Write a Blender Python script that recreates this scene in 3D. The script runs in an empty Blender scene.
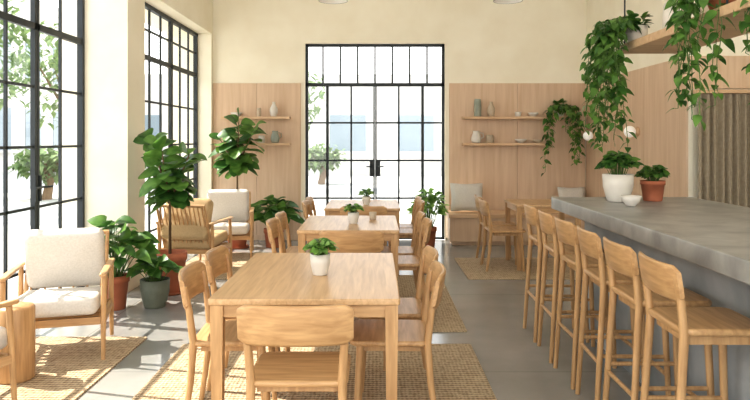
import bpy, math, random
from mathutils import Vector, Matrix, Euler
random.seed(7)
pi=math.pi
scene=bpy.context.scene
V=Vector

# ------------------------------------------------------------ materials
def newmat(name):
    m=bpy.data.materials.new(name); m.use_nodes=True
    nt=m.node_tree; b=nt.nodes["Principled BSDF"]
    return m,nt,b
def srgb(r,g,b):
    f=lambda c:(c/255/12.92) if c/255<=0.04045 else ((c/255+0.055)/1.055)**2.4
    return (f(r),f(g),f(b),1)
def noisy(name,c1,c2,scale=(1,1,1),nscale=5,detail=4,rough=.6,bump=0,bscale=None,metal=0,coat=0,dist=.0,spec=.5,lo=.3,hi=.7):
    m,nt,b=newmat(name); N=nt.nodes; L=nt.links
    tc=N.new('ShaderNodeTexCoord'); mp=N.new('ShaderNodeMapping'); mp.inputs['Scale'].default_value=scale
    nz=N.new('ShaderNodeTexNoise'); nz.inputs['Scale'].default_value=nscale; nz.inputs['Detail'].default_value=detail; nz.inputs['Distortion'].default_value=dist
    cr=N.new('ShaderNodeValToRGB'); cr.color_ramp.elements[0].position=lo; cr.color_ramp.elements[1].position=hi
    cr.color_ramp.elements[0].color=c1; cr.color_ramp.elements[1].color=c2
    L.new(tc.outputs['Object'],mp.inputs[0]); L.new(mp.outputs[0],nz.inputs['Vector']); L.new(nz.outputs['Fac'],cr.inputs[0]); L.new(cr.outputs[0],b.inputs['Base Color'])
    b.inputs['Roughness'].default_value=rough; b.inputs['Metallic'].default_value=metal
    b.inputs['Specular IOR Level'].default_value=spec
    if bump:
        n2=N.new('ShaderNodeTexNoise'); n2.inputs['Scale'].default_value=bscale or nscale*6; L.new(mp.outputs[0],n2.inputs['Vector'])
        bp=N.new('ShaderNodeBump'); bp.inputs['Strength'].default_value=bump; bp.inputs['Distance'].default_value=.01
        L.new(n2.outputs['Fac'],bp.inputs['Height']); L.new(bp.outputs[0],b.inputs['Normal'])
    return m
OAK1,OAK2=srgb(176,136,92),srgb(206,167,120)
wood=noisy('oak_wood',OAK1,OAK2,(18,18,1.6),2.5,7,.42,dist=.4)
woodx=noisy('oak_wood_x',OAK1,OAK2,(1.6,18,18),2.5,7,.4,dist=.4)
woody=noisy('oak_wood_y',srgb(188,150,107),srgb(214,178,135),(20,1.2,18),2.4,7,.34,dist=.5)
panelm=noisy('plywood_panel',srgb(208,178,147),srgb(222,195,167),(12,12,.8),1.6,7,.55,dist=.5)
shelfm=noisy('shelf_wood',srgb(206,170,132),srgb(224,192,156),(1,10,10),2.5,5,.5,dist=.5)
plaster=noisy('cream_plaster',srgb(240,231,209),srgb(247,240,221),(1,1,1),2.2,8,.85,bump=.12,bscale=28)
plaster_w=noisy('ceiling_plaster',srgb(247,244,236),srgb(250,247,240),(1,1,1),3,4,.9)
black=noisy('black_steel',srgb(34,40,42),srgb(42,48,50),(1,1,1),8,2,.5)
fabric=noisy('linen_fabric',srgb(208,202,192),srgb(220,214,205),(1,1,1),80,3,.95,bump=.2,bscale=300)
tan=noisy('tan_fabric',srgb(186,160,121),srgb(198,173,134),(1,1,1),80,3,.95,bump=.2,bscale=300)
terra=noisy('terracotta',srgb(172,100,70),srgb(192,120,88),(1,1,1),6,5,.8,bump=.1)
whitepot=noisy('white_ceramic',srgb(214,207,196),srgb(226,220,210),(1,1,1),6,4,.45)
greypot=noisy('grey_green_ceramic',srgb(92,98,84),srgb(118,122,106),(1,1,1),7,4,.55)
clay=noisy('beige_ceramic',srgb(190,172,148),srgb(206,190,168),(1,1,1),7,4,.6)
sage=noisy('sage_ceramic',srgb(150,155,140),srgb(170,174,160),(1,1,1),7,4,.5)
soil=noisy('soil',srgb(50,36,26),srgb(74,54,38),(1,1,1),40,4,1,bump=.6)
bark=noisy('bark',srgb(104,82,58),srgb(136,110,80),(6,6,1),5,4,.9,bump=.3)
stemm=noisy('green_stem',srgb(76,104,46),srgb(96,126,60),(1,1,1),10,2,.6)
curtm=noisy('curtain_fabric',srgb(158,144,122),srgb(172,158,136),(1,1,1),30,3,.95,bump=.2,bscale=200)
counter_top=noisy('counter_concrete',srgb(128,126,122),srgb(170,168,162),(1,1,1),5,12,.34,bump=.06,dist=.6)
counter_body=noisy('counter_plaster',srgb(142,147,150),srgb(178,181,181),(1,1,1),3,12,.6,bump=.1,dist=.5)
pave=noisy('pavement',srgb(180,178,173),srgb(198,196,191),(1,1,1),.6,6,.9)
stucco=noisy('stucco_facade',srgb(196,192,186),srgb(208,205,199),(1,1,1),.8,5,.9)
fglass=noisy('facade_glass',srgb(120,134,142),srgb(140,152,160),(1,1,1),.5,2,.3)
shadem=noisy('lamp_shade',srgb(150,148,142),srgb(165,162,156),(1,1,1),5,2,.5)
def leafmat(name,c1,c2,trans=.25,rough=.35):
    m,nt,b=newmat(name); N=nt.nodes; L=nt.links
    tc=N.new('ShaderNodeTexCoord'); nz=N.new('ShaderNodeTexNoise'); nz.inputs['Scale'].default_value=9
    cr=N.new('ShaderNodeValToRGB'); cr.color_ramp.elements[0].position=.35; cr.color_ramp.elements[1].position=.65
    cr.color_ramp.elements[0].color=c1; cr.color_ramp.elements[1].color=c2
    L.new(tc.outputs['Object'],nz.inputs['Vector']); L.new(nz.outputs['Fac'],cr.inputs[0]); L.new(cr.outputs[0],b.inputs['Base Color'])
    b.inputs['Roughness'].default_value=rough
    t=N.new('ShaderNodeBsdfTranslucent'); L.new(cr.outputs[0],t.inputs['Color'])
    mx=N.new('ShaderNodeMixShader'); mx.inputs[0].default_value=trans
    L.new(b.outputs[0],mx.inputs[1]); L.new(t.outputs[0],mx.inputs[2]); L.new(mx.outputs[0],N['Material Output'].inputs[0])
    return m
leaf_dark=leafmat('leaf_dark',srgb(48,86,38),srgb(80,124,54),.3)
leaf_mid=leafmat('leaf_mid',srgb(76,118,50),srgb(118,158,76),.35)
leaf_light=leafmat('leaf_light',srgb(142,186,96),srgb(186,218,134),.5)
leaf_out=leafmat('leaf_outdoor',srgb(84,110,66),srgb(132,152,98),.3,.7)
m,nt,b=newmat('window_glass'); N=nt.nodes;L=nt.links
tr=N.new('ShaderNodeBsdfTransparent'); gl=N.new('ShaderNodeBsdfGlossy'); gl.inputs['Roughness'].default_value=.02
mx=N.new('ShaderNodeMixShader'); mx.inputs[0].default_value=.04
L.new(tr.outputs[0],mx.inputs[1]);L.new(gl.outputs[0],mx.inputs[2]);L.new(mx.outputs[0],N['Material Output'].inputs[0]); glass=m
m,nt,b=newmat('opal_globe'); b.inputs['Base Color'].default_value=(.95,.93,.88,1); b.inputs['Emission Color'].default_value=(1,.93,.82,1); b.inputs['Emission Strength'].default_value=.15; globe=m
# floor concrete
m,nt,b=newmat('polished_concrete'); N=nt.nodes;L=nt.links
tc=N.new('ShaderNodeTexCoord')
n1=N.new('ShaderNodeTexNoise'); n1.inputs['Scale'].default_value=.9; n1.inputs['Detail'].default_value=10; n1.inputs['Roughness'].default_value=.6
cr=N.new('ShaderNodeValToRGB'); cr.color_ramp.elements[0].position=.25; cr.color_ramp.elements[1].position=.78
cr.color_ramp.elements[0].color=srgb(138,138,135); cr.color_ramp.elements[1].color=srgb(174,172,167)
bk=N.new('ShaderNodeTexBrick'); bk.offset=0; bk.inputs['Scale'].default_value=1; bk.inputs['Brick Width'].default_value=2.2; bk.inputs['Row Height'].default_value=2.2; bk.inputs['Mortar Size'].default_value=.004
bk.inputs['Color1'].default_value=(1,1,1,1); bk.inputs['Color2'].default_value=(.97,.97,.97,1); bk.inputs['Mortar'].default_value=(.62,.62,.62,1)
ml=N.new('ShaderNodeMixRGB'); ml.blend_type='MULTIPLY'; ml.inputs[0].default_value=1
L.new(tc.outputs['Object'],n1.inputs['Vector']);L.new(tc.outputs['Object'],bk.inputs['Vector']);L.new(n1.outputs['Fac'],cr.inputs[0])
L.new(cr.outputs[0],ml.inputs[1]);L.new(bk.outputs['Color'],ml.inputs[2]);L.new(ml.outputs[0],b.inputs['Base Color'])
mr=N.new('ShaderNodeMapRange'); mr.inputs['To Min'].default_value=.14; mr.inputs['To Max'].default_value=.22
L.new(n1.outputs['Fac'],mr.inputs[0]); L.new(mr.outputs[0],b.inputs['Roughness']); b.inputs['Specular IOR Level'].default_value=.6; concrete=m
# jute: concentric braided ribs + fibre noise
m,nt,b=newmat('jute_weave'); N=nt.nodes;L=nt.links
tc=N.new('ShaderNodeTexCoord')
w1=N.new('ShaderNodeTexWave'); w1.inputs['Scale'].default_value=9; w1.inputs['Distortion'].default_value=1.6; w1.inputs['Detail'].default_value=3; w1.bands_direction='Y'
w3=N.new('ShaderNodeTexWave'); w3.inputs['Scale'].default_value=13; w3.inputs['Distortion'].default_value=2.5; w3.inputs['Detail'].default_value=2; w3.bands_direction='X'
w2=N.new('ShaderNodeTexNoise'); w2.inputs['Scale'].default_value=38; w2.inputs['Detail'].default_value=6
ad=N.new('ShaderNodeMath'); ad.operation='MULTIPLY_ADD'; ad.inputs[1].default_value=.38
ad2=N.new('ShaderNodeMath'); ad2.operation='MULTIPLY_ADD'; ad2.inputs[1].default_value=.16
cr=N.new('ShaderNodeValToRGB'); cr.color_ramp.elements[0].position=.4; cr.color_ramp.elements[1].position=.95
cr.color_ramp.elements[0].color=srgb(134,110,82); cr.color_ramp.elements[1].color=srgb(208,187,156)
for q in(w1,w2,w3): L.new(tc.outputs['Object'],q.inputs['Vector'])
L.new(w1.outputs['Fac'],ad.inputs[0]);L.new(w2.outputs['Fac'],ad.inputs[2]);L.new(w3.outputs['Fac'],ad2.inputs[0]);L.new(ad.outputs[0],ad2.inputs[2])
L.new(ad2.outputs[0],cr.inputs[0]);L.new(cr.outputs[0],b.inputs['Base Color'])
bp=N.new('ShaderNodeBump'); bp.inputs['Strength'].default_value=1; bp.inputs['Distance'].default_value=.014
L.new(ad2.outputs[0],bp.inputs['Height']);L.new(bp.outputs[0],b.inputs['Normal']); b.inputs['Roughness'].default_value=.95; jute=m

# ------------------------------------------------------------ mesh builder
class MB:
    def __init__(s): s.v=[];s.f=[];s.mi=[];s.sm=[];s.mats=[]
    def m(s,mat):
        if mat not in s.mats: s.mats.append(mat)
        return s.mats.index(mat)
    def add(s,vs,fs,mat,smooth=False):
        o=len(s.v); s.v+= [tuple(x) for x in vs]; k=s.m(mat)
        for f in fs: s.f.append([i+o for i in f]); s.mi.append(k); s.sm.append(smooth)
    def box(s,a,b,mat,M=None):
        x0,y0,z0=a;x1,y1,z1=b
        vs=[V(p) for p in [(x0,y0,z0),(x1,y0,z0),(x1,y1,z0),(x0,y1,z0),(x0,y0,z1),(x1,y0,z1),(x1,y1,z1),(x0,y1,z1)]]
        if M: vs=[M@p for p in vs]
        s.add(vs,[(3,2,1,0),(4,5,6,7),(0,1,5,4),(1,2,6,5),(2,3,7,6),(3,0,4,7)],mat)
    def loft(s,rings,mat,smooth=True,caps=True):
        n=len(rings[0]); vs=[p for r in rings for p in r]; fs=[]
        for i in range(len(rings)-1):
            for j in range(n):
                k=(j+1)%n; fs.append((i*n+j,i*n+k,(i+1)*n+k,(i+1)*n+j))
        s.add(vs,fs,mat,smooth)
        if caps:
            s.add(rings[0],[tuple(reversed(range(n)))],mat,False); s.add(rings[-1],[tuple(range(n))],mat,False)
    def tube(s,pts,rad,mat,n=10,caps=True,sq=False):
        pts=[V(p) for p in pts]; rings=[]
        for i,p in enumerate(pts):
            d=(pts[min(i+1,len(pts)-1)]-pts[max(i-1,0)]).normalized()
            ref=V((0,1,0)) if abs(d.z)>.7 else V((0,0,1))
            u=d.cross(ref).normalized(); w=d.cross(u).normalized()
            r=rad[i] if isinstance(rad,(list,tuple)) else rad
            rr=[]
            for k in range(n):
                a=2*pi*k/n+(pi/n if sq else 0); c,sn=math.cos(a),math.sin(a)
                rr.append(p+u*c*r+w*sn*r)
            rings.append(rr)
        s.loft(rings,mat,not sq,caps)
    def lathe(s,prof,mat,c=(0,0,0),n=28,M=None):
        rings=[]
        for r,z in prof:
            rr=[V((c[0]+r*math.cos(2*pi*k/n),c[1]+r*math.sin(2*pi*k/n),c[2]+z)) for k in range(n)]
            if M: rr=[M@p for p in rr]
            rings.append(rr)
        s.loft(rings,mat,True,False)
    def disc(s,r,z,mat,c=(0,0,0),n=28):
        s.add([(c[0]+r*math.cos(2*pi*k/n),c[1]+r*math.sin(2*pi*k/n),c[2]+z) for k in range(n)],[tuple(range(n))],mat)
    def rbox(s,c,sz,r,mat,rc=None,M=None,n=4,m=5,puff=0):
        rc=rc or r; hx,hy,hz=sz[0]/2,sz[1]/2,sz[2]/2; lv=[]
        for k in range(n+1):
            a=pi/2*k/n; lv.append((r*(1-math.sin(a)),-hz+r*(1-math.cos(a))))
        lv=lv+[(i,-z) for i,z in reversed(lv)]
        rings=[]
        for ins,z in lv:
            ax,ay=hx-ins,hy-ins; q=max(rc-ins,.002); rr=[]
            for (sx,sy,a0) in ((1,1,0),(-1,1,pi/2),(-1,-1,pi),(1,-1,1.5*pi)):
                for k in range(m+1):
                    a=a0+pi/2*k/m; rr.append(V((sx*(ax-q)+q*math.cos(a),sy*(ay-q)+q*math.sin(a),z)))
            rr=[p+V(c) if not M else M@p+V(c) for p in rr]; rings.append(rr)
        s.loft(rings,mat,True,False)
        for ring,flip,sg in ((rings[0],True,-1),(rings[-1],False,1)):
            cen=sum(ring,V((0,0,0)))/len(ring)
            nrm=V((0,0,sg*puff)); nrm=(M@nrm) if M else nrm
            mid=[cen+(p-cen)*.6+nrm*.8 for p in ring]; k=len(ring)
            vs=list(ring)+mid+[cen+nrm]; fs=[]
            for j in range(k):
                q=(j+1)%k; f1=(j,q,k+q,k+j); f2=(k+j,k+q,2*k)
                fs+= [tuple(reversed(f1)),tuple(reversed(f2))] if flip else [f1,f2]
            s.add(vs,fs,mat,puff>0)
    def panel(s,w,z0,z1,y0,bow,t,mat,lean=0,n=14,rz=.03):
        rings=[]
        for i in range(n+1):
            u=-1+2*i/n; x=u*w/2; y=y0-bow*(1-u*u)
            e=max(0,abs(u)-.9)/.10; sh=rz*(1-math.sqrt(max(0,1-e*e)))
            a,b=z0+sh,z1-sh; h=b-a; rr=[]
            for (dy,dz) in ((-t/2,.08),(-t/2,.92),(-t/4,1),(t/4,1),(t/2,.92),(t/2,.08),(t/4,0),(-t/4,0)):
                z=a+dz*h; rr.append(V((x,y+dy-lean*(z-z0),z)))
            rings.append(rr)
        s.loft(rings,mat,True,True)
    def leaf(s,base,d,L,W,mat,up=V((0,0,1)),droop=.3,fold=.15,shape=0,n=6):
        base=V(base); d=V(d).normalized(); side=d.cross(V(up))
        if side.length<.05: side=d.cross(V((1,0,0)))
        side.normalize(); nr=side.cross(d).normalized(); vs=[]
        for i in range(n+1):
            t=i/n
            if shape==0: w=math.sin(pi*min(1,t**.85))**.75 if 0<t<1 else .0
            elif shape==1: w=(math.sin(pi*t**1.25)**.55) if 0<t<1 else 0
            elif shape==2: w=(math.sin(pi*t**.6)**.8) if 0<t<1 else 0
            else: w=(math.sin(pi*t)**1.0) if 0<t<1 else 0
            w=max(w,.03)*W/2
            c=base+d*(t*L)+V((0,0,-1))*droop*L*t*t
            vs+= [c-side*w+nr*fold*w, c, c+side*w+nr*fold*w]
        fs=[]
        for i in range(n):
            a=i*3; fs+=[(a,a+1,a+4,a+3),(a+1,a+2,a+5,a+4)]
        s.add(vs,fs,mat,True)
    def mesh(s,name,bevel=0):
        me=bpy.data.meshes.new(name); me.from_pydata(s.v,[],s.f)
        for mt in s.mats: me.materials.append(mt)
        me.polygons.foreach_set('material_index',s.mi); me.polygons.foreach_set('use_smooth',s.sm); me.update()
        return me
def place(me,name,loc=(0,0,0),rz=0,bevel=0,scale=1):
    o=bpy.data.objects.new(name,me); scene.collection.objects.link(o)
    o.location=loc; o.rotation_euler=(0,0,rz); o.scale=(scale,)*3
    if bevel:
        b=o.modifiers.new('bevel','BEVEL'); b.width=bevel; b.segments=2; b.limit_method='ANGLE'; b.angle_limit=math.radians(50)
    return o
def boxobj(name,a,b,mat,bevel=0):
    mb=MB(); c=[(a[i]+b[i])/2 for i in range(3)]; c[2]=a[2]
    mb.box([a[i]-c[i] for i in range(3)],[b[i]-c[i] for i in range(3)],mat)
    return place(mb.mesh(name),name,c,0,bevel)

# ------------------------------------------------------------ room shell
XL,XR,YB,ZC=-2.43,3.18,10.2,4.2
YF=-1.6
def shell(name,parts,mat):
    mb=MB()
    for a,b in parts: mb.box(a,b,mat)
    return place(mb.mesh(name),name)
shell('floor',[((-2.95,YF,-.1),(4.6,YB,0))],concrete)
shell('ceiling',[((-3.1,YF,ZC),(4.8,YB+.3,ZC+.15))],plaster_w)
W2=3.08; DW=1.05; DT=2.95
shell('wall_back',[((-3.1,YB,0),(-DW,YB+.25,ZC)),((DW,YB,0),(XR+.3,YB+.25,ZC)),((-DW,YB,DT),(DW,YB+.25,ZC))],plaster)
shell('wall_left',[((-3.1,6.68,0),(XL,7.18,ZC)),((-3.1,10.1,0),(XL,YB,ZC)),((-3.1,7.18,W2),(XL,10.1,ZC)),
                   ((-3.1,-.2,W2+.35),(XL,6.68,ZC)),((-3.1,YF,0),(XL,-.2,ZC)),((-2.95,7.18,0),(-2.55,10.1,.06))],plaster)
shell('wall_right',[((XR,6.95,0),(XR+.25,YB,ZC))],plaster)
shell('wall_right_return',[((XR,6.9,0),(4.8,6.96,ZC))],plaster)
shell('wall_right_near',[((4.6,YF,0),(4.8,6.9,ZC))],plaster)

def planks(name,segs,axis):
    mb=MB()
    for a,b in segs: mb.box(a,b,panelm)
    return place(mb.mesh(name),name,bevel=.002)
PT=2.35
def split(x0,x1,n,g=.004):
    w=(x1-x0)/n; return [(x0+i*w+g/2,x0+(i+1)*w-g/2) for i in range(n)]
planks('wall_panel_back_left',[((a,YB-.025,0),(b,YB,PT)) for a,b in split(XL,-DW-.06,2)],0)
planks('wall_panel_back_right',[((a,YB-.025,0),(b,YB,PT)) for a,b in split(DW+.06,XR-.03,2)],0)
planks('wall_panel_side_right',[((XR-.025,a,0),(XR,b,PT)) for a,b in split(6.9,YB-.03,3)],1)
planks('wall_panel_return',[((a,6.87,2.02),(b,6.9,PT)) for a,b in split(XR,4.6,1)],0)
def trim(name,a,b,mat=None): return boxobj(name,a,b,mat or panelm,.003)
trim('baseboard_back_left',(XL,YB-.04,0),(-DW-.07,YB-.026,.08)); trim('baseboard_right',(XR-.04,7,0),(XR-.026,YB-.05,.08))

# ------------------------------------------------------------ windows
def winX(name,X,y0,y1,z0,z1,vs,hs,thick_v=(),thick_h=(),handle=None):
    mb=MB(); d=.02
    mb.box((X-d*1.4,y0,z0),(X+d*1.4,y0+.045,z1),black);mb.box((X-d*1.4,y1-.045,z0),(X+d*1.4,y1,z1),black)
    mb.box((X-d*1.4,y0,z0),(X+d*1.4,y1,z0+.07),black);mb.box((X-d*1.4,y0,z1-.045),(X+d*1.4,y1,z1),black)
    for y in vs: mb.box((X-.012,y-.011,z0),(X+.012,y+.011,z1),black)
    for y in thick_v: mb.box((X-d,y-.04,z0),(X+d,y-.004,z1),black); mb.box((X-d,y+.004,z0),(X+d,y+.04,z1),black)
    for z in hs: mb.box((X-.012,y0,z-.011),(X+.012,y1,z+.011),black)
    for z in thick_h: mb.box((X-d,y0,z-.028),(X+d,y1,z+.028),black)
    if handle:
        for s in(-1,1):
            y=handle+s*.035
            mb.box((X+d,y-.018,.98),(X+d+.012,y+.018,1.2),black); mb.tube([(X+d,y,1.1),(X+d+.06,y,1.1),(X+d+.06,y+s*.11,1.1)],.009,black)
    mb.box((X-.003,y0+.04,z0+.05),(X+.003,y1-.04,z1-.04),glass)
    return place(mb.mesh(name),name)
ys=[6.68-.46*i for i in range(1,15)]
winX('window_1',-2.88,-.2,6.68,0,W2+.35,[y for i,y in enumerate(ys) if i not in(1,5,9,13)],[.42,.93,1.44,1.95,2.9],[ys[1],ys[5],ys[9]],[2.46],ys[1])
winX('window_2',-2.66,7.18,10.1,.06,W2,[7.18+.4171*i for i in range(1,7) if i!=4],[.42,.93,1.44,1.95,2.78],[7.18+.4171*4],[2.46])
mb=MB(); Y=YB+.1
def fx(x0,x1,z0,z1,d=.02): mb.box((x0,Y-d,z0),(x1,Y+d,z1),black)
fx(-DW,-DW+.04,0,DT,.03);fx(DW-.04,DW,0,DT,.03);fx(-DW,DW,DT-.04,DT,.03);fx(-DW,DW,2.31,2.36,.03);fx(-DW,DW,0,.03,.03)
for i in range(1,8): fx(-DW+i*.2625-.013,-DW+i*.2625+.013,2.36,DT,.012)
for s in(-1,1):
    fx(s*.72-.02,s*.72+.02,0,2.31,.025)
    a,b=sorted((s*.003,s*.026)); fx(a,b,0,2.31,.02)
    a,b=sorted((s*.003,s*.70)); fx(a,b,0,.2,.02)
    fx(s*.36-.013,s*.36+.013,.2,2.31,.012)
    a,b=sorted((s*.02,s*1.04))
    for z in(.62,1.19,1.76): fx(a,b,z-.013,z+.013,.012)
    a,b=sorted((s*.004,s*.08)); fx(a,b,.95,1.18,.03)
    mb.tube([(s*.05,Y-.03,1.1),(s*.05,Y-.08,1.1),(s*.13,Y-.08,1.1)],.009,black)
mb.box((-DW+.02,Y-.003,.02),(DW-.02,Y+.003,DT-.02),glass)
place(mb.mesh('door_1'),'door_1')

# ------------------------------------------------------------ outside
shell('ground_outside',[((-40,-20,-.16),(-3.1,50,-.06)),((-3.1,YB+.25,-.16),(30,50,-.06))],pave)
def facade(name,x0,x1,y0,y1,h,face):
    mb=MB(); mb.box((x0,y0,-.06),(x1,y1,h),stucco)
    if face=='x':
        y=y0+1
        while y<y1-2:
            for z in(1,4.6): mb.box((x1,y,z),(x1+.03,y+1.6,z+2.1),fglass); mb.box((x1,y-.1,z-.12),(x1+.12,y+1.7,z),stucco)
            y+=3
    else:
        x=x0+1
        while x<x1-2:
            for z in(1,): mb.box((x,y0-.03,z),(x+1.6,y0,z+1.6),fglass); mb.box((x-.1,y0-.12,z-.12),(x+1.7,y0,z),stucco)
            x+=3
    return place(mb.mesh(name),name)
facade('building_facade',-26,-18,4,44,9,'x'); facade('building_facade',-12,16,30,34,4.4,'y')
def outtree(x,y,h,r,seed,trunk=True,nm='street_tree',n=1000):
    rnd=random.Random(seed); mb=MB()
    mb.tube([(0,0,0),(.1,0,h*.35),(0,.1,h*.6)],[.14,.1,.06],bark,8)
    for i in range(5):
        a=i*1.26; mb.tube([(0,.05,h*.4),(math.cos(a)*r*.5,math.sin(a)*r*.5,h*.72)],[.06,.02],bark,6)
    for i in range(n):
        u=V((rnd.gauss(0,1),rnd.gauss(0,1),rnd.gauss(0,1))).normalized()*(r*rnd.random()**.4)
        p=V((u.x,u.y,max(.1,h*.68+u.z*(h*.32)/r))); d=V((rnd.gauss(0,1),rnd.gauss(0,1),rnd.gauss(-.3,.6)))
        mb.leaf(p,d,.26,.16,leaf_out,n=2,shape=3)
    place(mb.mesh(nm),nm,(x,y,-.06))
outtree(-9.5,15,5.6,1.9,1);outtree(-9.4,21,5.4,1.9,2);outtree(-3.1,21.5,4.4,1.5,4);outtree(-13.5,17.5,6,2,6)
for i,(x,y) in enumerate([(-8.4,11.2),(-8.6,17.8),(-8.5,24.5),(-1.9,24)]): outtree(x,y,1.5,.8,20+i,nm='garden_shrub',n=420)

# ------------------------------------------------------------ furniture meshes
def chair_mesh():
    mb=MB()
    mb.rbox((0,.01,.447),(.44,.42,.028),.012,woodx,rc=.06)
    mb.box((-.17,-.15,.40),(.17,-.13,.434),wood);mb.box((-.17,.15,.40),(.17,.17,.434),wood)
    for s in(-1,1):
        mb.box((s*.165-.01,-.15,.40),(s*.165+.01,.17,.434),wood)
        mb.tube([(s*.195,.185,0),(s*.185,.17,.25),(s*.18,.16,.434)],[.014,.018,.02],wood,12)
        mb.tube([(s*.205,-.235,0),(s*.198,-.2,.25),(s*.195,-.185,.45),(s*.205,-.205,.62),(s*.213,-.228,.74)],[.014,.018,.02,.018,.015],wood,12)
    mb.panel(.49,.625,.80,-.208,.045,.022,woodx,lean=.17,rz=.022)
    return mb.mesh('dining_chair')
def stool_mesh():
    mb=MB()
    mb.rbox((0,0,.735),(.38,.37,.03),.012,woodx,rc=.05)
    for s in(-1,1):
        mb.tube([(s*.185,.18,0),(s*.165,.15,.72)],[.014,.019],wood,12)
        mb.tube([(s*.19,-.21,0),(s*.17,-.165,.72),(s*.175,-.18,.85),(s*.18,-.2,.95)],[.014,.019,.017,.014],wood,12)
        mb.tube([(s*.178,-.19,.34),(s*.176,.165,.34)],.011,wood)
        mb.box((s*.15-.008,-.14,.68),(s*.15+.008,.14,.72),wood)
    mb.tube([(-.18,.17,.24),(.18,.17,.24)],.012,wood); mb.tube([(-.182,-.19,.3),(.182,-.19,.3)],.011,wood)
    mb.box((-.15,.13,.68),(.15,.146,.72),wood);mb.box((-.15,-.146,.68),(.15,-.13,.72),wood)
    mb.panel(.40,.855,1.0,-.182,.03,.02,woodx,lean=.15,rz=.018)
    return mb.mesh('bar_stool')
def table_mesh(w,l):
    mb=MB()
    mb.rbox((0,0,.735),(w,l,.03),.006,woody,rc=.015)
    for sx in(-1,1):
        for sy in(-1,1):
            x,y=sx*(w/2-.04),sy*(l/2-.04)
            t,b=.03,.023
            mb.loft([[V((x+a*q,y+c*q,z)) for a,c in((-1,-1),(1,-1),(1,1),(-1,1))] for z,q in((0,b),(.72,t))],wood,False)
    for s in(-1,1):
        mb.box((s*(w/2-.035)-.01,-l/2+.06,.66),(s*(w/2-.035)+.01,l/2-.06,.72),woody)
        mb.box((-w/2+.06,s*(l/2-.035)-.01,.66),(w/2-.06,s*(l/2-.035)+.01,.72),woodx)
    return mb.mesh('dining_table')
def armchair_mesh(fab,slat=False):
    mb=MB(); w=.31
    for s in(-1,1):
        mb.tube([(s*w,.29,0),(s*w,.27,.3),(s*w,.25,.56)],[.014,.019,.018],wood,12)
        mb.tube([(s*w,-.33,0),(s*w,-.27,.3),(s*w,-.29,.56)],[.014,.019,.018],wood,12)
        mb.rbox((s*w,-.01,.575),(.05,.64,.026),.01,woody,rc=.02)
        mb.box((s*w-.012,-.27,.235),(s*w+.012,.27,.285),woody)
        mb.tube([(s*(w-.04),-.2,.26),(s*(w-.04),-.42,.78)],[.018,.014],wood,10)
    mb.box((-w,.245,.235),(w,.27,.285),woodx);mb.box((-w,-.27,.235),(w,-.245,.285),woodx)
    mb.tube([(-w+.03,-.415,.775),(w-.03,-.415,.775)],.017,woodx); mb.tube([(-w+.03,-.27,.42),(w-.03,-.27,.42)],.012,woodx)
    k=11 if slat else 6
    for i in range(k):
        x=-.24+.48*i/(k-1); mb.tube([(x,-.235,.33),(x,-.41,.77)],.008,wood,8)
    for i in range(6):
        y=-.2+.08*i; mb.box((-w,y,.262),(w,y+.035,.276),woodx)
    M=Matrix.Rotation(math.radians(4),3,'X')
    mb.rbox((0,.03,.352),(.55,.56,.125),.04,fab,rc=.05,M=M,puff=.012)
    M=Matrix.Rotation(math.radians(90-21+0),3,'X')
    mb.rbox((0,-.235,.615),(.54,.46,.12),.04,fab,rc=.055,M=M,puff=.014)
    return mb.mesh('armchair')
CH=chair_mesh(); ST=stool_mesh()
RZ=.0125
def rug(x0,x1,y0,y1,name='jute_rug'):
    mb=MB(); cx,cy=(x0+x1)/2,(y0+y1)/2
    mb.rbox((0,0,.006),(x1-x0,y1-y0,.012),.004,jute,rc=.02)
    return place(mb.mesh(name),name,(cx,cy,0))
rug(-1.40,.70,2.3,4.97); rug(-1.15,.72,5.3,7.5); rug(-2.82,-1.72,3.2,5.15); rug(-2.3,-1.25,7.3,9.0); rug(1.0,2.6,7.3,8.6)

T1=table_mesh(.895,1.3);T2=table_mesh(.84,1.1)
tb=[(-.33,3.8,T1),(-.22,6.1,T2),(-.14,8.0,T2)]
for i,(x,y,t) in enumerate(tb): place(t,'dining_table',(x,y,RZ if i<2 else 0))
def chair(x,y,r,z=RZ): place(CH,'dining_chair',(x,y,z),r)
E,Wd,Nn,S=-pi/2,pi/2,0,pi
chair(-.335,3.09,Nn)
chair(-.75,3.68,E+.03); chair(-.75,4.24,E-.02); chair(.09,3.68,Wd-.03); chair(.10,4.22,Wd+.02)
chair(-.18,5.42,Nn)
chair(-.64,5.85,E);chair(-.64,6.38,E);chair(.2,5.85,Wd);chair(.18,6.38,Wd)
chair(-.12,7.32,Nn)
chair(-.55,7.8,E,0);chair(-.55,8.28,E,0);chair(.28,7.8,Wd,0);chair(.28,8.28,Wd,0)
TT=table_mesh(.75,.75); place(TT,'dining_table',(1.98,8.1,RZ)); chair(1.50,7.9,E);chair(1.52,8.38,E);

# bar counter
shell_c=MB(); shell_c.rbox((1.945,2.93,1.005),(1.11,4.88,.09),.006,counter_top,rc=.01)
shell_c.box((1.64,.55,0),(2.45,5.32,.96),counter_body); place(shell_c.mesh('bar_counter'),'bar_counter')
for i in range(6): place(ST,'bar_stool',(1.40,5.23-.47*i,0),E+random.uniform(-.04,.04))

# armchairs
A1=armchair_mesh(fabric);A2=armchair_mesh(tan,True)
place(A1,'armchair',(-2.22,4.80,RZ),S+.28)
place(A2,'armchair',(-2.04,7.75,RZ),-.15)
place(A1,'armchair',(-1.90,8.75,RZ),S+.15)
place(A1,'armchair',(-2.42,3.66,RZ),-.3)
mb=MB(); mb.lathe([(0,0),(.105,0),(.11,.01),(.11,.44),(.102,.455),(0,.455)],wood,n=36); place(mb.mesh('side_table'),'side_table',(-2.24,4.24,RZ))

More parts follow.
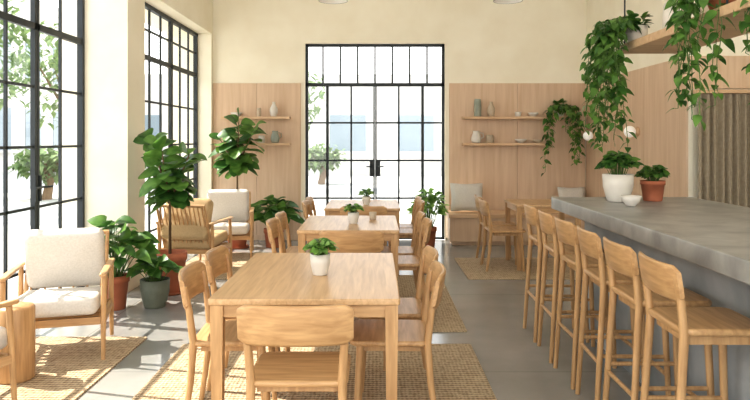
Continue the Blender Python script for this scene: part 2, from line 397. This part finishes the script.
# bench
mb=MB(); mb.box((1.06,9.62,.06),(3.1,10.15,.40),panelm); mb.box((1.04,9.58,.40),(3.12,10.16,.45),shelfm); mb.box((1.1,9.68,0),(3.06,10.1,.06),panelm)
place(mb.mesh('bench'),'bench',bevel=.004)
def pillow(loc,w,h,t,mat,lean,rz=0,name='throw_pillow'):
    mb=MB(); n=14; M=Matrix.Rotation(rz,3,'Z')@Matrix.Rotation(-lean,3,'X')
    for sg in(1,-1):
        vs=[];fs=[]
        for i in range(n+1):
            for j in range(n+1):
                u,v=-1+2*i/n,-1+2*j/n
                k=math.sqrt(max(0,(1-u**4)*(1-v**4)))
                x=u*w/2*(1-.06*(1-v*v)**2*abs(u)); z=v*h/2*(1-.06*(1-u*u)**2*abs(v))
                vs.append(M@V((x,-sg*k**.8*t/2,z))+V((0,0,h/2)))
        for i in range(n):
            for j in range(n):
                a=i*(n+1)+j; f=(a,a+n+1,a+n+2,a+1); fs.append(f if sg>0 else tuple(reversed(f)))
        mb.add(vs,fs,mat,True)
    place(mb.mesh(name),name,loc)
pillow((1.34,9.93,.455),.48,.42,.16,fabric,.3); pillow((2.88,9.95,.455),.4,.36,.14,fabric,.25)

# wall shelves + ceramics
for x0,x1 in((-2.26,-1.26),(1.30,2.6)):
    for z in(1.42,1.81):
        o=boxobj('wall_shelf',(x0,YB-.225,z),(x1,YB-.026,z+.035),shelfm,.003)
def pot_prof(kind,h,r):
    P={'vase':[(0,0),(.55,0),(.8,.1),(1,.35),(.95,.55),(.5,.8),(.35,.9),(.42,1),(.34,1),(.28,.9)],
       'tall':[(0,0),(.8,0),(.95,.05),(1,.5),(.9,.9),(.8,1),(.7,1),(.7,.6)],
       'bowl':[(0,0),(.4,0),(.45,.08),(.8,.45),(1,1),(.95,1),(.72,.5),(0,.2)],
       'cup':[(0,0),(.75,0),(.85,.06),(1,1),(.92,1),(.8,.15),(0,.12)],
       'jug':[(0,0),(.7,0),(.95,.15),(1,.4),(.8,.7),(.6,.85),(.7,1),(.62,1),(.52,.85),(.5,.6)]}
    return [(a*r,b*h) for a,b in P[kind]]
def ceramic(kind,x,y,z,h,r,mat):
    mb=MB(); mb.lathe(pot_prof(kind,h,r),mat,n=24)
    if kind in('jug',): mb.tube([(r*.65,0,h*.85),(r*1.35,0,h*.8),(r*1.45,0,h*.5),(r*.95,0,h*.35)],r*.11,mat,8)
    nm={'vase':'ceramic_vase','tall':'ceramic_vase','bowl':'ceramic_bowl','cup':'ceramic_cup','jug':'ceramic_jug'}[kind]
    place(mb.mesh(nm),nm,(x,y,z))
ys_=YB-.125; u,l=1.846,1.456
for a in [('bowl',-2.05,ys_,u,.06,.09,whitepot),('tall',-1.72,ys_,u,.13,.035,clay),('vase',-1.50,ys_,u,.22,.06,whitepot),
          ('cup',-2.0,ys_,l,.07,.045,whitepot),('jug',-1.48,ys_,l,.18,.065,sage),('tall',-1.68,ys_,l,.11,.05,whitepot),
          ('tall',1.52,ys_,u,.26,.055,sage),('vase',1.72,ys_,u,.22,.06,clay),('cup',2.12,ys_,u,.07,.05,whitepot),('bowl',2.34,ys_,u,.06,.08,whitepot),
          ('jug',1.5,ys_,l,.18,.075,whitepot),('tall',1.70,ys_,l,.12,.06,clay),('bowl',2.16,ys_,l,.06,.09,whitepot),('bowl',2.4,ys_,l,.05,.07,clay),
          ('cup',2.1,7.95,.763,.08,.04,clay),('bowl',1.74,4.62,1.051,.07,.07,whitepot),('cup',-.02,6.3,.763,.07,.035,clay)]: ceramic(*a)

# ------------------------------------------------------------ plants
def pot(mb,h,r,mat,rim=True,taper=.72,saucer=False):
    if rim: pr=[(0,0),(r*taper,0),(r*taper+.004,.006),(r*.93,h*.8),(r,h*.8),(r,h),(r*.9,h),(r*.88,h*.88)]
    else: pr=[(0,0),(r*taper*.95,0),(r*taper,.008),(r*.97,h*.55),(r,h),(r*.92,h),(r*.88,h*.88)]
    mb.lathe(pr,mat,n=32); mb.disc(r*.89,h*.88,soil,n=32)
    if saucer: mb.lathe([(0,0),(r*.95,0),(r*1.05,.025),(r*1.0,.025),(r*.8,.008)],mat,n=32)
def fiddle(name,x,y,z,ph,pr,zlo,ztop,spread,nl,seed,pm=terra,lean=(0,0),ll=.24,xmin=-9):
    rnd=random.Random(seed); mb=MB(); pot(mb,ph,pr,pm,saucer=True)
    for br in range(4):
        a=br*1.57+seed; bx,by=math.cos(a)*spread*.5,math.sin(a)*spread*.5
        top=ztop-.12-br*.08
        base=V((0,0,ph*.85)); fork=V((lean[0]*.5,lean[1]*.5,zlo-.05)); tip=V((bx+lean[0],by+lean[1],top))
        pts=[base.lerp(fork,t/3) for t in range(3)]+[fork]+[fork.lerp(tip,t/3) for t in(1,2,3)]
        mb.tube(pts,[.016,.014,.013,.012,.010,.008,.005],bark,8)
        for i in range(nl//4):
            t=(i+.6)/(nl//4); p=fork.lerp(tip,t); an=i*2.4+br+rnd.uniform(-.4,.4)
            el=-.1+.75*t+rnd.uniform(-.35,.3); d=V((math.cos(an)*math.cos(el),math.sin(an)*math.cos(el),math.sin(el)))
            L_=ll*rnd.uniform(.75,1.1); roll=V((rnd.uniform(-.5,.5),rnd.uniform(-1.1,.1),1))
            dr=rnd.uniform(.15,.6); mt=rnd.choice([leaf_dark,leaf_mid,leaf_mid])
            reach=p.x+d.x*(L_+.03)-.05
            if x+reach<xmin: d=V((d.x*.3,d.y-.5,d.z+.2)).normalized()   # leaves turn away from the wall
            mb.tube([p,p+d*.03],.004,stemm,5); mb.leaf(p+d*.03,d,L_,L_*.76,mt,up=roll,droop=dr,fold=.14,shape=1,n=8)
    place(mb.mesh(name),name,(x,y,z))
def bush(name,x,y,z,ph,pr,pm,n,h,spread,ll,lw,mats,seed,shape=0,per=1,rim=True,droop=.4,taper=.72,tilt=.7):
    rnd=random.Random(seed); mb=MB(); pot(mb,ph,pr,pm,rim,taper)
    for i in range(n):
        a=i*2.4+rnd.uniform(-.3,.3); q=((i+.5)/n)**.6
        R=spread*q*rnd.uniform(.75,1.05); hh=h*(1-.55*q*q)*rnd.uniform(.8,1.05)
        b=V((math.cos(a)*pr*.4*q,math.sin(a)*pr*.4*q,ph*.85)); tip=V((math.cos(a)*R*.75,math.sin(a)*R*.75,ph+hh*.85))
        mid=b.lerp(tip,.55)+V((0,0,hh*.12)); mb.tube([b,mid,tip],[.005,.004,.003] if ll>.1 else [.003,.002,.0015],stemm,5)
        for k in range(per):
            t=1-k*.18; p=mid.lerp(tip,max(0,t)) ; aa=a+(0 if k==0 else rnd.uniform(-1.5,1.5))
            d=V((math.cos(aa),math.sin(aa),rnd.uniform(-.1,.7)*(1.3-q)))
            mb.leaf(p,d,ll*rnd.uniform(.75,1.15),lw*rnd.uniform(.8,1.15),rnd.choice(mats),up=V((rnd.uniform(-tilt,tilt),rnd.uniform(-tilt*1.3,tilt*.3),1)),droop=droop*rnd.uniform(.5,1.3),fold=.16,shape=shape,n=6)
    place(mb.mesh(name),name,(x,y,z))
fiddle('fiddle_leaf_fig',-2.02,6.70,0,.40,.165,.94,1.64,.40,92,3,ll=.22,xmin=-2.42)
fiddle('fiddle_leaf_fig',-1.92,9.48,0,.34,.16,1.16,1.88,.48,96,5,ll=.25,xmin=-2.42)
bush('potted_philodendron',-2.32,6.05,0,.30,.13,terra,32,.54,.38,.2,.16,[leaf_dark,leaf_mid],11,2,per=2)
bush('potted_pothos',-1.98,6.12,0,.25,.13,greypot,26,.22,.22,.13,.10,[leaf_mid,leaf_dark],12,2,rim=False,per=2)
bush('potted_rubber_plant',-1.42,9.53,0,.26,.14,terra,36,.46,.42,.24,.13,[leaf_dark,leaf_dark,leaf_mid],13,0,per=2)
bush('potted_schefflera',.74,9.55,0,.28,.13,terra,46,.62,.34,.12,.065,[leaf_light,leaf_light,leaf_light,leaf_mid],14,0,per=4,tilt=1.2)
bush('potted_herb',-.30,3.72,RZ+.751,.115,.055,whitepot,38,.09,.095,.05,.034,[leaf_mid,leaf_light],15,0,per=3,rim=False)
bush('potted_herb',-.19,6.0,RZ+.751,.10,.05,whitepot,26,.08,.09,.055,.034,[leaf_mid,leaf_light],16,0,per=3,rim=False)
bush('potted_herb',-.1,7.85,.751,.10,.05,whitepot,26,.09,.09,.055,.034,[leaf_mid,leaf_light],17,0,per=3,rim=False)
bush('potted_peperomia',1.78,4.98,1.051,.20,.11,whitepot,44,.18,.13,.08,.055,[leaf_dark,leaf_mid],18,0,per=3,rim=False)
bush('potted_basil',2.05,5.02,1.051,.15,.088,terra,34,.12,.11,.065,.05,[leaf_dark,leaf_mid],19,0,per=3)
def strand(mb,rnd,p0,out,length,ll,mats,k=5):
    pts=[V(p0)]; d=V(out).normalized(); st=.04; n=int(length/st)
    for i in range(n):
        g=min(1,(i+1)/k); d=(d*(1-.45*g)+V((rnd.gauss(0,.2),rnd.gauss(0,.2),-1))*.45*g).normalized(); pts.append(pts[-1]+d*st)
    mb.tube(pts,.0028,stemm,4)
    for i,p in enumerate(pts[1:]):
        if rnd.random()<.12: continue
        a=i*2.2+rnd.uniform(-.7,.7); dd=V((math.cos(a),math.sin(a),rnd.uniform(-.9,.1)))
        L_=ll*rnd.uniform(.65,1.15)*(1-.3*i/max(1,n)); mb.tube([p,p+dd*.02],.0016,stemm,4)
        mb.leaf(p+dd*.02,dd,L_,L_*.82,rnd.choice(mats),up=V((rnd.uniform(-.6,.6),rnd.uniform(-1.2,.2),1)),droop=.5,fold=.16,shape=2,n=5)
def trailing(name,loc,ph,pr,pm,ns,lens,ll,seed,dirs,mats=(leaf_dark,leaf_mid,leaf_mid),k=5,top=30):
    rnd=random.Random(seed); mb=MB(); pot(mb,ph,pr,pm,False)
    for i in range(ns):
        a=rnd.uniform(*dirs); b=V((math.cos(a)*pr*.85,math.sin(a)*pr*.85,ph+.01))
        kk=k+rnd.randint(-3,3) if k>5 else k
        strand(mb,rnd,b,(math.cos(a),math.sin(a),.5),lens[0]+(lens[1]-lens[0])*rnd.random()**1.3,ll,mats,kk)
    for i in range(top):
        a=rnd.uniform(0,2*pi); e=rnd.uniform(.1,1.2); mb.leaf((math.cos(a)*pr*.6,math.sin(a)*pr*.6,ph+rnd.uniform(0,.08)),(math.cos(a)*math.cos(e),math.sin(a)*math.cos(e),math.sin(e)),ll,ll*.78,rnd.choice(mats),shape=2)
    place(mb.mesh(name),name,loc)
trailing('trailing_pothos',(2.72,YB-.17,1.846),.13,.085,whitepot,17,(.2,1.15),.095,21,(pi*1.05,pi*1.95))
boxobj('wall_shelf',(2.605,YB-.26,1.81),(2.86,YB-.026,1.845),shelfm,.003)

# hanging shelf over the bar
mb=MB(); HZ=2.24
mb.rbox((2.24,3.6,HZ),(.50,4.0,.06),.004,shelfm,rc=.01)
for y in(5.5,3.9,2.2):
    for x in(2.02,2.46): mb.tube([(x,y,HZ),(x,y,ZC)],.007,black,8)
place(mb.mesh('hanging_shelf'),'hanging_shelf')
zt=HZ+.031
trailing('trailing_pothos',(2.10,5.46,zt),.14,.085,whitepot,34,(.3,1.2),.085,31,(pi*.75,pi*1.25),k=8,top=34)
trailing('trailing_pothos',(2.12,4.15,zt),.14,.09,terra,15,(.3,1.0),.08,33,(pi*.8,pi*1.35),top=28)
trailing('trailing_pothos',(2.30,3.72,zt),.14,.09,whitepot,12,(.3,.95),.08,34,(pi*.75,pi*1.35),top=28)
ceramic('tall',2.20,5.02,zt,.24,.075,whitepot); ceramic('tall',2.3,4.72,zt,.16,.05,clay)

# pendants
for x,y in((-.43,7.0),(1.37,7.0)):
    mb=MB(); mb.lathe([(.15,0),(.145,.03),(.11,.09),(.05,.13),(.02,.17),(0,.17)],shadem,n=32); mb.lathe([(.145,.002),(.10,.07),(.04,.11),(0,.12)],plaster_w,n=32)
    mb.lathe([(0,.02),(.035,.035),(.045,.065),(.03,.1),(0,.11)],globe,n=20); mb.tube([(0,0,.16),(0,0,ZC-2.93)],.004,black,6); mb.lathe([(0,ZC-2.96),(.05,ZC-2.96),(.05,ZC-2.93)],shadem,n=24)
    place(mb.mesh('pendant_lamp'),'pendant_lamp',(x,y,2.93))
for y,z in((8.15,1.6),(9.75,1.56)):
    mb=MB(); M=Matrix.Rotation(-pi/2,3,'Y'); mb.lathe([(0,0),(.055,0),(.055,.02),(.02,.025),(.02,.05),(0,.05)],shelfm,n=24,M=M)
    r=.07; mb.lathe([(max(0,r*math.sin(pi*k/14)),-r*math.cos(pi*k/14)) for k in range(15)],globe,c=(-.10,0,0),n=24)
    place(mb.mesh('wall_sconce'),'wall_sconce',(XR-.026,y,z))
# curtain
mb=MB(); n=260; vs=[];fs=[]; x0,x1=3.22,4.5
for i in range(n+1):
    t=i/n; x=x0+(x1-x0)*t
    for z,k in((.03,1.05),(.7,1),(1.4,.97),(1.96,.9)):
        vs.append((x+.006*math.sin(t*70+z),6.79-.032*k*math.sin(t*2*pi*17+.15*math.sin(z*2+t*9)),z))
for i in range(n):
    for j in range(3): a=i*4+j; fs.append((a,a+4,a+5,a+1))
mb.add(vs,fs,curtm,True); place(mb.mesh('curtain'),'curtain')
mb=MB(); mb.box((3.19,6.74,1.965),(4.55,6.865,2.0),shelfm); place(mb.mesh('curtain_rail'),'curtain_rail')

# ------------------------------------------------------------ light
sun=bpy.data.lights.new('sun','SUN'); sun.energy=7.5; sun.color=(1,.94,.85); sun.angle=.006
so=bpy.data.objects.new('sun',sun); scene.collection.objects.link(so)
so.rotation_euler=V((.78,-.22,-1.0)).to_track_quat('-Z','Y').to_euler()
w=bpy.data.worlds.new('world'); scene.world=w; w.use_nodes=True; nt=w.node_tree; N=nt.nodes; L=nt.links
bg=N['Background']; tc=N.new('ShaderNodeTexCoord'); sp=N.new('ShaderNodeSeparateXYZ'); cr=N.new('ShaderNodeValToRGB')
cr.color_ramp.elements[0].position=.0; cr.color_ramp.elements[0].color=(1,.98,.95,1); cr.color_ramp.elements[1].position=.6; cr.color_ramp.elements[1].color=(.84,.92,1,1)
L.new(tc.outputs['Generated'],sp.inputs[0]);L.new(sp.outputs['Z'],cr.inputs[0]);L.new(cr.outputs[0],bg.inputs[0]); bg.inputs[1].default_value=2.7

cam=bpy.data.cameras.new('camera'); co=bpy.data.objects.new('camera',cam); scene.collection.objects.link(co)
co.location=(0,0,1.5); co.rotation_euler=(pi/2,0,0); cam.sensor_width=36; cam.lens=680/750*36; cam.shift_y=-.08; cam.clip_start=.05
scene.camera=co
scene.view_settings.view_transform='Standard'; scene.view_settings.look='None'; scene.view_settings.exposure=.42; scene.view_settings.gamma=.88
